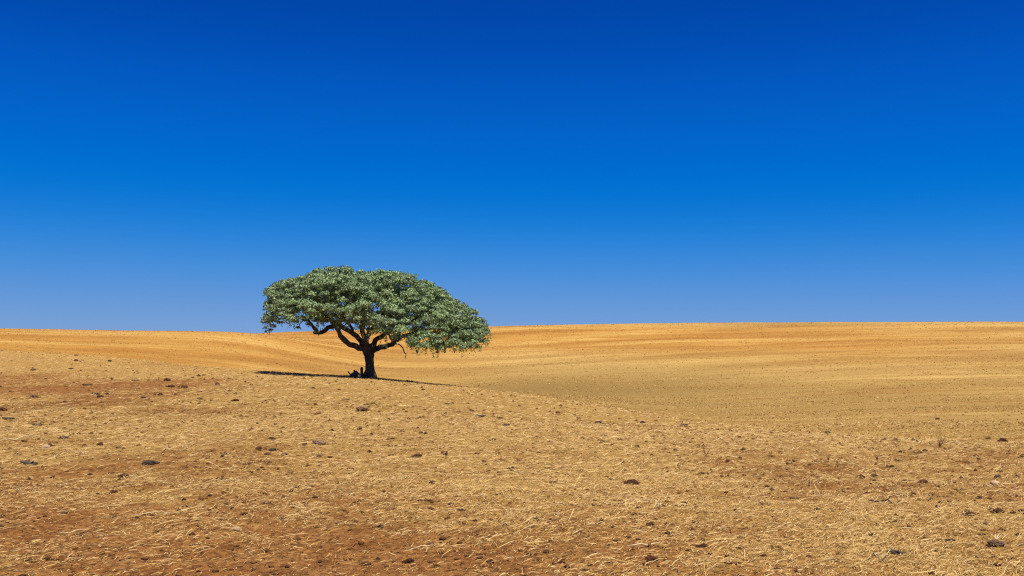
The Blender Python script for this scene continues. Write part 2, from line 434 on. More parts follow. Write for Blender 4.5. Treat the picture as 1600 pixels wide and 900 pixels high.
limb([(583, 552, -.1), (590, 546, -.2), (599, 544, -.4), (610, 542.5, -.5), (619, 538, -.5), (625, 528, -.5), (632, 518, -.7), (648, 507, -.9), (668, 497, -1.1), (690, 490, -1.2)], [.30, .23, .21, .20, .21, .19, .17, .13, .09, .05])
limb([(622, 534, -.5), (636, 526, -.2), (655, 520, .3), (680, 515, .6), (705, 514, .8), (728, 518, .8)], [.18, .14, .12, .10, .07, .04])
limb([(612, 541, -.4), (616, 534, .3), (610, 525, .8), (604, 520, 1.2)], [.10, .09, .08, .06])
limb([(586, 518, -.8), (598, 508, -2.0), (616, 500, -3.2), (634, 496, -4.2)], [.15, .12, .08, .04])
limb([(566, 503, 1.2), (580, 494, 2.6), (600, 487, 3.8), (622, 484, 4.8)], [.15, .12, .08, .04])
limb([(537, 520, -1.3), (545, 506, -2.4), (552, 495, -3.6), (556, 488, -4.6)], [.12, .10, .07, .04])
limb([(555, 522, .4), (540, 504, 1.8), (520, 492, 3.2), (508, 486, 4.4)], [.13, .11, .08, .04])
limb([(502, 519, -.55), (500, 523, -.6), (495, 520, -.6)], [.12, .10, .05], keep=False)
limb([(619, 539, -.5), (626, 538.5, -.7), (632, 541, -.8), (637, 549, -.9), (640, 556, -.95), (642, 561, -1.0)], [.07, .06, .05, .045, .035, .015], 'dead_branch', keep=False)

# crown: clumps of leaves spread over a broad drooping dome
TOPX = [408, 412, 425, 432, 452, 472, 490, 515, 545, 570, 585, 602, 627, 652, 670, 685, 695, 722, 740, 755, 764]
TOPY = [506, 490, 468, 447, 439, 437, 426, 421, 420, 425, 427, 424, 426, 435, 442, 448, 461, 474, 485, 500, 520]
BOTX = [408, 415, 425, 440, 456, 475, 492, 510, 527, 560, 585, 600, 615, 632, 655, 672, 700, 725, 745, 758, 764]
BOTY = [508, 523, 516, 505, 500, 512, 515, 506, 500, 497, 512, 514, 520, 533, 537, 547, 551, 542, 552, 545, 525]
def crown_sample():
    px = random.uniform(429, 756)
    cx = (px - 586) / 178.0
    D = 6.3 * math.sqrt(max(0, 1 - abs(cx) ** 2.3)) + .25
    a = random.uniform(-1, 1)
    d = a * D
    top = (591 - np.interp(px, TOPX, TOPY)) * S; bot = (591 - np.interp(px, BOTX, BOTY)) * S
    shell = math.sqrt(max(0, 1 - a * a))
    bough = float(vnoise(np.array([px * S + .35 * d]), np.array([d * 1.1 + 40]), 1.7, 201)[0]) * .6 + float(vnoise(np.array([px * S]), np.array([d + 80]), .9, 203)[0]) * .4
    if a > 0: bot = bot + .4
    zt = bot + (top - bot) * shell
    zt = zt - max(0, .52 - bough) * 2.6 * min(1, (zt - bot) / 1.5) + .10
    u = random.random()
    z = zt - (zt - bot) * (u ** 1.8) * (1.0 if random.random() < .35 else .5)
    return px, d, z, zt, bot, top
clumps = []
tries = 0
while len(clumps) < 620 and tries < 60000:
    tries += 1
    px, d, z, zt, bot, top = crown_sample()
    r = random.choice((random.uniform(.24, .42), random.uniform(.45, .74))) * (.85 if px < 470 else 1.0)
    zc = min(z, zt - r * .72); 
    if zc < bot + r * .35: zc = bot + r * .35 + random.random() * .2
    p = Vector(((px - 582) * S * (1 + d / TREE[1]), d, zc))
    # hollow under the dome and the see-through places
    if zc < zt - 1.9 and abs(d) < 3.0: continue
    if 455 < px < 520 and d < 2 and zc < 3.9 and random.random() < .55: continue
    if px < 470 and random.random() < .15: continue
    if 440 < px < 492 and zc < 3.55 and random.random() < .6: continue
    if any((p - q).length < .78 * (r + s) for q, s in clumps): continue
    clumps.append((p, r))
# hand-placed clumps that the silhouette needs
for px, py, d, r in [(440, 449, .0, .42), (455, 446, .3, .45), (423, 494, 0, .20), (422, 504, -.2, .20), (420, 514, -.2, .15), (420, 520, -.2, .10), (429, 503, .3, .24), (432, 484, 0, .30),
                     (686, 456, .5, .42), (751, 545, -.2, .24), (746, 535, -.3, .34), (752, 520, 0, .32), (735, 533, -.8, .42), (705, 543, -1.2, .36), (678, 540, -1.4, .40), (694, 540, -1, .38), (660, 530, -1.8, .42),
                     (472, 514, -.8, .15), (530, 497, -2.2, .34), (515, 499, -2.4, .30), (545, 500, -2.8, .36), (500, 496, -2.0, .30), (482, 500, -1.6, .26), (560, 497, -3, .38), (575, 503, -3, .34), (468, 505, -.6, .22), (490, 509, -1, .22), (455, 497, -.6, .24), (443, 506, -.5, .22), (432, 512, -.4, .22), (427, 518, -.3, .18), (520, 506, -2.2, .22), (585, 510, -2.6, .3), (552, 505, -3.2, .34), (566, 508, -3.4, .36), (580, 516, -3.0, .28), (603, 508, -3.2, .40), (540, 507, -2.6, .26), (622, 522, -2.8, .34), (508, 505, -2.2, .26), (610, 520, -2.4, .3), (500, 521, -.7, .16), (636, 515, -3, .55), (642, 505, -3.5, .6), (592, 518, -2.2, .36), (600, 512, -2.6, .42), (720, 528, -1.5, .5), (740, 522, -1, .5)]:
    clumps.append((tp(px, py, d), r))

def hash_dir():
    v = Vector((random.gauss(0, 1), random.gauss(0, 1), random.gauss(0, 1))); return v.normalized()

# branches: each clump is joined to the nearest skeleton node, nearest clumps first, and offers nodes in turn
order = sorted(clumps, key=lambda c: min((c[0] - n[0]).length for n in nodes))
bt = Tubes(5)
for p, r in order:
    best, bd = None, 1e9
    for q, qr, gen in nodes:
        dd = (p - q).length * (1.0 if p.z >= q.z - .3 else 1.25)
        if dd < bd: bd, best = dd, (q, qr, gen)
    q, qr, gen = best
    L = (p - q).length
    if L < .12: continue
    r0 = min(qr * .75, .028 + .022 * L); mid = (p + q) * .5 + Vector((random.gauss(0, .1) * L, random.gauss(0, .1) * L, .12 * L + random.gauss(0, .05)))
    pts, rr = resample([q, mid, p], [r0, r0 * .7, .018], .3, .03)
    bt.add(pts, rr, .1)
    for pp, r_ in list(zip(pts, rr))[2:]: nodes.append((pp, r_, gen + 1))
    for k in range(5):                           # twigs inside the clump
        e = hash_dir(); e.z = abs(e.z) * .7
        bt.add([p, p + e * r * .5 + Vector((0, 0, .04)), p + e * r * .95], [.016, .011, .006])
obj('branches', bt.mesh('branches'), M_BARK, oak)

def build_leaves():
    C = []; Nn = []; B = []
    for p, r in clumps:
        n = int((700 if p.x > -4.5 else 480) * (r / .5) ** 2)
        v = rng.normal(size=(n, 3)); v /= np.linalg.norm(v, axis=1)[:, None]
        v[:, 2] = np.where(v[:, 2] < -.25, -v[:, 2] * rng.random(n), v[:, 2])
        rad = r * (0.62 + .42 * rng.random(n) ** .6)
        lump = .82 + .36 * (np.sin(v[:, 0] * 5 + p.x * 3) * np.sin(v[:, 1] * 5 + p.y * 3) * np.sin(v[:, 2] * 5 + p.z * 3))
        q = np.array(p) + v * (rad * lump)[:, None] * np.array([1.12, 1.12, .80])
        C.append(q); Nn.append(v); B.append(np.full(n, rng.random()))
        # a few hanging sprays below
        m = max(6, int(n * .14)); ns = 5
        sd = rng.normal(0, r * .5, (ns, 2)); ln = r * (.5 + 1.0 * rng.random(ns)); w = rng.integers(0, ns, m); t = rng.random(m)
        h = np.array(p) + np.c_[sd[w] * (1 + .25 * t[:, None]) + rng.normal(0, .045, (m, 2)), -t * ln[w] + rng.normal(0, .02, m)]
        C.append(h); Nn.append(rng.normal(size=(m, 3))); B.append(np.full(m, rng.random()))
    C = np.concatenate(C); Nn = np.concatenate(Nn); B = np.concatenate(B); n = len(C)
    nrm = Nn + rng.normal(0, .58, (n, 3)) + np.array([0, 0, .30]); nrm /= np.linalg.norm(nrm, axis=1)[:, None]
    t = np.cross(nrm, rng.normal(size=(n, 3))); t /= np.linalg.norm(t, axis=1)[:, None]
    b = np.cross(nrm, t)
    L = (.036 + .044 * rng.random(n))[:, None]; W = L * (.42 + .2 * rng.random(n))[:, None]
    V = np.stack([C - t * L, C + b * W, C + t * L + nrm * L * .25, C - b * W], 1).reshape(-1, 3)
    F = np.arange(4 * n).reshape(-1, 4)
    k = rng.random(n); base = np.array([.200, .305, .122])
    tint = base * (.45 + .85 * k)[:, None] * (.72 + .55 * B)[:, None]
    grey = (rng.random(n) < .38)[:, None]
    tint = np.where(grey, tint * .45 + np.array([.235, .290, .185]), tint)
    tint = np.where((rng.random(n) < .03)[:, None], np.array([.16, .13, .05]), tint)
    me = mesh_np('crown', V, F, np.repeat(tint, 4, 0))
    o = obj('crown', me, M_LEAF, oak); o['kind'] = 'stuff'; return n
n_leaves = build_leaves()

# ------------------------------------------------------------------ straw, stubble and crumbs (uncountable)
def ribbons(name, x, y, length, width, lift, ang, curve, tilt, tint, segs=2):
    """curved flat stalks lying on the ground"""
    n = len(x); P = []
    ts = np.linspace(-.5, .5, segs + 1)
    dx, dy = np.cos(ang), np.sin(ang)
    for t in ts:
        off = curve * (t * t - .08) * length
        P.append((x + dx * t * length - dy * off, y + dy * t * length + dx * off, t))
    V = np.zeros((n, segs + 1, 2, 3))
    for j, (qx, qy, t) in enumerate(P):
        zz = ground_z(qx, qy) + lift * (1.0 - 1.2 * t * t) + tilt * length * (t + .5)
        w = width * (1.0 if 0 < j < segs else .6)
        roll = rng.uniform(-.8, .8, n) if j == 0 else roll
        V[:, j, 0] = np.c_[qx - dy * w * np.cos(roll), qy + dx * w * np.cos(roll), zz + w * np.sin(roll)]
        V[:, j, 1] = np.c_[qx + dy * w * np.cos(roll), qy - dx * w * np.cos(roll), zz - w * np.sin(roll)]
    k = (segs + 1) * 2
    base = np.arange(n)[:, None] * k
    F = np.concatenate([np.stack([base[:, 0] + 2 * j, base[:, 0] + 2 * j + 1, base[:, 0] + 2 * j + 3, base[:, 0] + 2 * j + 2], 1) for j in range(segs)])
    return V.reshape(-1, 3), F, np.repeat(tint, k, 0)

def wedge(n, y0, y1, margin=1.35):
    """random ground points in front of the viewpoint, even per square metre"""
    y = np.sqrt(rng.uniform(y0 * y0, y1 * y1, n)); x = rng.uniform(-1, 1, n) * y * .5145 * margin
    return x, y
STRAW_LO = np.array([.47, .270, .074]); STRAW_HI = np.array([.84, .65, .33])
def straw_tint(n, p=1.4):
    k = rng.random(n)[:, None] ** p
    t = STRAW_LO * (1 - k) + STRAW_HI * k
    grey = (rng.random(n) < .08)[:, None]
    return np.where(grey, t * .45 + np.array([.06, .06, .05]), t)

def build_straw():
    VV, FF, TT = [], [], []; off = 0
    #        count  y0  y1   len lo/hi   half width   lift  segs
    for n, y0, y1, l0, l1, w, lift, segs, dark in ((270000, 5.5, 13, .015, .10, .0021, .026, 2, .0), (9000, 5.5, 15, .09, .28, .0022, .04, 3, 0),
                                      (250000, 13, 26, .025, .14, .0038, .032, 1, .0), (9000, 15, 30, .12, .36, .0038, .045, 2, 0),
                                      (240000, 26, 86, .05, .26, .0085, .045, 1, .0),
                                      (50000, 5.5, 14, .02, .07, .0050, .026, 1, 1), (60000, 14, 30, .03, .12, .0090, .035, 1, 1), (60000, 30, 86, .05, .20, .014, .05, 1, 1)):
        x, y = wedge(n, y0, y1)
        s, _ = poly_signed(x, y, CREST_S)
        cov = straw_cover(x, y)
        keep = (rng.random(n) < (cov ** 1.6 * 1.05 + .10 if not dark else 1.05 - .6 * cov)) & (rng.random(n) < sstep(24, -5, s + (fbm(x, y, 4, 83, 2) - .5) * 12))
        clus = vnoise(x, y, .55, 101 + 40 * int(dark)) * .6 + vnoise(x, y, .2, 103 + 40 * int(dark)) * .6
        keep &= rng.random(n) < clus ** 2 * 2.0
        x, y = x[keep], y[keep]; n = len(x)
        main = np.where(rng.random(n) < .6, R(22), R(0))
        ang = np.where(rng.random(n) < .6, rng.normal(0, .5, n) + R(35), rng.uniform(0, math.pi, n))
        length = l0 + (l1 - l0) * rng.random(n) ** 1.8
        tilt = np.where(rng.random(n) < .1, rng.uniform(0, .5, n), rng.uniform(0, .10, n))
        V, F, T = ribbons('s', x, y, length, w * (.6 + .8 * rng.random(n)), lift * rng.random(n), ang, rng.normal(0, .32, n), tilt, straw_tint(n) if not dark else np.array([.17, .078, .026]) * rng.uniform(.35, 1.5, n)[:, None], segs)
        VV.append(V); FF.append(F + off); TT.append(T); off += len(V)
    o = obj('straw_litter', mesh_np('straw_litter', np.concatenate(VV), np.concatenate(FF), np.concatenate(TT)), M_STRAW)
    tag(o, 'dry pale straw strewn over the red soil of the near field', 'straw', kind='stuff')
build_straw()

def build_stubble():
    n = 640000
    y = np.exp(rng.uniform(math.log(18), math.log(330), n)); x = rng.uniform(-1, 1, n) * y * .5145 * 1.3
    s, _ = poly_signed(x, y, CREST_S)
    dr = fbm(x * .25, y, 5.0, 111, 3) * fbm(x, y, 1.6, 113, 2) * 3.2
    k = (s > rng.random(n) * 8) & (rng.random(n) < dr ** 2.2); x, y = x[k], y[k]; n = len(x)
    z = ground_z(x, y)
    h = (.03 + .00022 * y) * (.25 + 1.5 * rng.random(n) ** 2.5); w = (.010 + .00046 * y) * (.25 + 1.9 * rng.random(n) ** 3)
    V = []; 
    a = rng.normal(0, .5, n)
    lean = rng.normal(0, 1.3, (n, 2)) * h[:, None]
    V = np.stack([np.c_[x - np.cos(a) * w, y - np.sin(a) * w, z - .02], np.c_[x + np.cos(a) * w, y + np.sin(a) * w, z - .02], np.c_[x + lean[:, 0], y + lean[:, 1], z + h]], 1).reshape(-1, 3)
    F = np.arange(3 * n).reshape(-1, 3)
    kk = rng.random(n)[:, None] ** .8
    T = np.array([.30, .160, .042]) * (1 - kk) + np.array([.62, .43, .16]) * kk
    o = obj('stubble', mesh_np('stubble', V, F, np.repeat(T, 3, 0)), M_STRAW)
    tag(o, 'short golden stubble covering the far slopes beyond the crest', 'stubble', kind='stuff')
build_stubble()

OCT_V = np.array([(1, 0, 0), (0, 1, 0), (-1, 0, 0), (0, -1, 0), (0, 0, 1), (0, 0, -.5)], float)
OCT_F = np.array([(0, 1, 4), (1, 2, 4), (2, 3, 4), (3, 0, 4), (1, 0, 5), (2, 1, 5), (3, 2, 5), (0, 3, 5)])
def build_crumbs():
    VV, FF, TT = [], [], []; off = 0
    for n, y0, y1, r0, r1 in ((10000, 5.5, 14, .003, .030), (9000, 14, 30, .005, .045), (6000, 30, 82, .01, .075), (2200, 30, 300, .03, .075)):
        if y1 > 200:
            y = np.exp(rng.uniform(math.log(y0), math.log(y1), n)); x = rng.uniform(-1, 1, n) * y * .5145 * 1.3
        else: x, y = wedge(n, y0, y1)
        s, _ = poly_signed(x, y, CREST_S)
        k = (s > 0) if y1 > 200 else ((s < 1) & (rng.random(n) < vnoise(x, y, .8, 121) * 1.3))
        x, y = x[k], y[k]; n = len(x)
        r = (r0 + (r1 - r0) * rng.random(n) ** 4.2)
        if y1 > 200: r = r * (.35 + y / 300)
        V = OCT_V[None] * (1 + rng.normal(0, .25, (n, 6, 3))) * r[:, None, None] * np.array([1.25, 1.25, .75])
        a = rng.uniform(0, 6.28, n); c, s_ = np.cos(a)[:, None], np.sin(a)[:, None]
        V = np.stack([V[..., 0] * c - V[..., 1] * s_ + x[:, None], V[..., 0] * s_ + V[..., 1] * c + y[:, None], V[..., 2] + (ground_z(x, y) + r * .2)[:, None]], -1)
        F = (OCT_F[None] + (np.arange(n) * 6)[:, None, None]).reshape(-1, 3)
        kk = rng.random(n)[:, None]
        T = np.array([.055, .028, .016]) * (1 - kk) + np.array([.20, .085, .032]) * kk
        VV.append(V.reshape(-1, 3)); FF.append(F + off); TT.append(np.repeat(T, 6, 0)); off += n * 6
    o = obj('soil_crumbs', mesh_np('soil_crumbs', np.concatenate(VV), np.concatenate(FF), np.concatenate(TT)), M_CRUMB)
    tag(o, 'small dark crumbs of earth scattered all over the field', 'crumbs', kind='stuff')
build_crumbs()
#OBJECTS_HERE
# ------------------------------------------------------------------ loose things lying on the field
import bmesh
def lump_mesh(name, mat, seed, subdiv=3, rough=.35, flat=.6, bits=1):
    """an irregular lump of unit width; several bits make a broken one"""
    rr = random.Random(seed); bm = bmesh.new()
    for b in range(bits):
        k = bmesh.ops.create_icosphere(bm, subdivisions=subdiv, radius=.5)['verts']
        ph = [rr.uniform(0, 6.28) for _ in range(9)]
        sc = 1.0 if b == 0 else rr.uniform(.3, .6)
        off = Vector((0, 0, 0)) if b == 0 else Vector((rr.uniform(-.65, .65), rr.uniform(-.3, .3), -.06))
        for v in k:
            d = v.co.normalized()
            n = (math.sin(d.x * 3 + ph[0]) * math.sin(d.y * 3.4 + ph[1]) + math.sin(d.z * 4 + ph[2]) * math.cos(d.x * 4.5 + ph[3])) * .5
            n2 = math.sin(d.x * 9 + ph[4]) * math.sin(d.y * 8 + ph[5]) * math.sin(d.z * 9 + ph[6])
            f = 1 + rough * (n * .8 + n2 * .6) + rr.gauss(0, rough * .16)
            v.co = Vector((d.x * .5 * f, d.y * .42 * f, d.z * .5 * flat * f)) * sc + off
    me = bpy.data.meshes.new(name); bm.to_mesh(me); bm.free(); me.materials.append(mat)
    for p in me.polygons: p.use_smooth = rough < .25
    return me
def wood_mesh(name, seed, thick=.13, bend=.05, stub=True, mat=None):
    rr = random.Random(seed); random.seed(seed)
    t = Tubes(8); ys = [rr.gauss(0, bend) for _ in range(6)]; zs = [rr.gauss(.0, bend * .8) for _ in range(6)]
    pts = [Vector((-.5 + i * .2, ys[i], zs[i] + thick * .45)) for i in range(6)]
    rad = [thick * rr.uniform(.25, .5), thick * rr.uniform(.5, .7), thick * rr.uniform(.5, .75), thick * rr.uniform(.4, .7), thick * rr.uniform(.35, .6), thick * rr.uniform(.12, .35)]
    t.add(pts, rad, .28, .8)
    if stub: t.add([pts[3], pts[3] + Vector((.10, rr.uniform(-.1, .1), .10)), pts[3] + Vector((.22, rr.uniform(-.2, .2), .15))], [thick * .35, thick * .25, thick * .1], .2)
    me = t.mesh(name, False); me.materials.append(mat or M_WOOD); return me
CLODS = [lump_mesh('earth_clod', M_CLOD, 100 + i, 2 if i % 2 else 3, .42, .62, 1 + (i % 3 == 2)) for i in range(6)]
BROKEN = [lump_mesh('broken_clod', M_CLOD, 130 + i, 2, .42, .55, 4) for i in range(3)]
STONES = [lump_mesh('stone', M_STONE, 160 + i, 3, .16, .52) for i in range(4)]
MOUNDS = [lump_mesh('earth_mound', M_DUST, 180 + i, 3, .30, .40, 2) for i in range(3)]
WOODS = [wood_mesh('wood_fragment', 200 + i, [.20, .14, .26, .17, .22][i], [.03, .06, .02, .05, .04][i], i % 2 == 1) for i in range(5)]
TWIGS = [wood_mesh('twig', 240 + i, .045, .07, i != 1) for i in range(3)]
STALKS = [wood_mesh('straw_stalk', 260 + i, .030, .035, False) for i in range(3)]
M_STALK = rough_material('pale_stalk', (.60, .45, .21), (.82, .68, .40), 12, .6, .3, 30, .004)
for me in STALKS: me.materials.clear(); me.materials.append(M_STALK)

KIND = {  # name, meshes, category, group, how deep it sits
    'clod': ('earth_clod', CLODS, 'clod', 'clods of earth lying on the field', .12),
    'broken': ('broken_clod', BROKEN, 'clod', 'clods of earth lying on the field', .10),
    'stone': ('stone', STONES, 'stone', 'pale stones lying on the field', .10),
    'mound': ('earth_mound', MOUNDS, 'mound', 'small ashy mounds on the field', .05),
    'wood': ('wood_fragment', WOODS, 'wood', 'weathered scraps of wood lying on the field', .0),
    'twig': ('twig', TWIGS, 'twig', 'bare twigs lying on the field', .0),
    'stalk': ('straw_stalk', STALKS, 'straw', 'long single straws on the field', .0)}
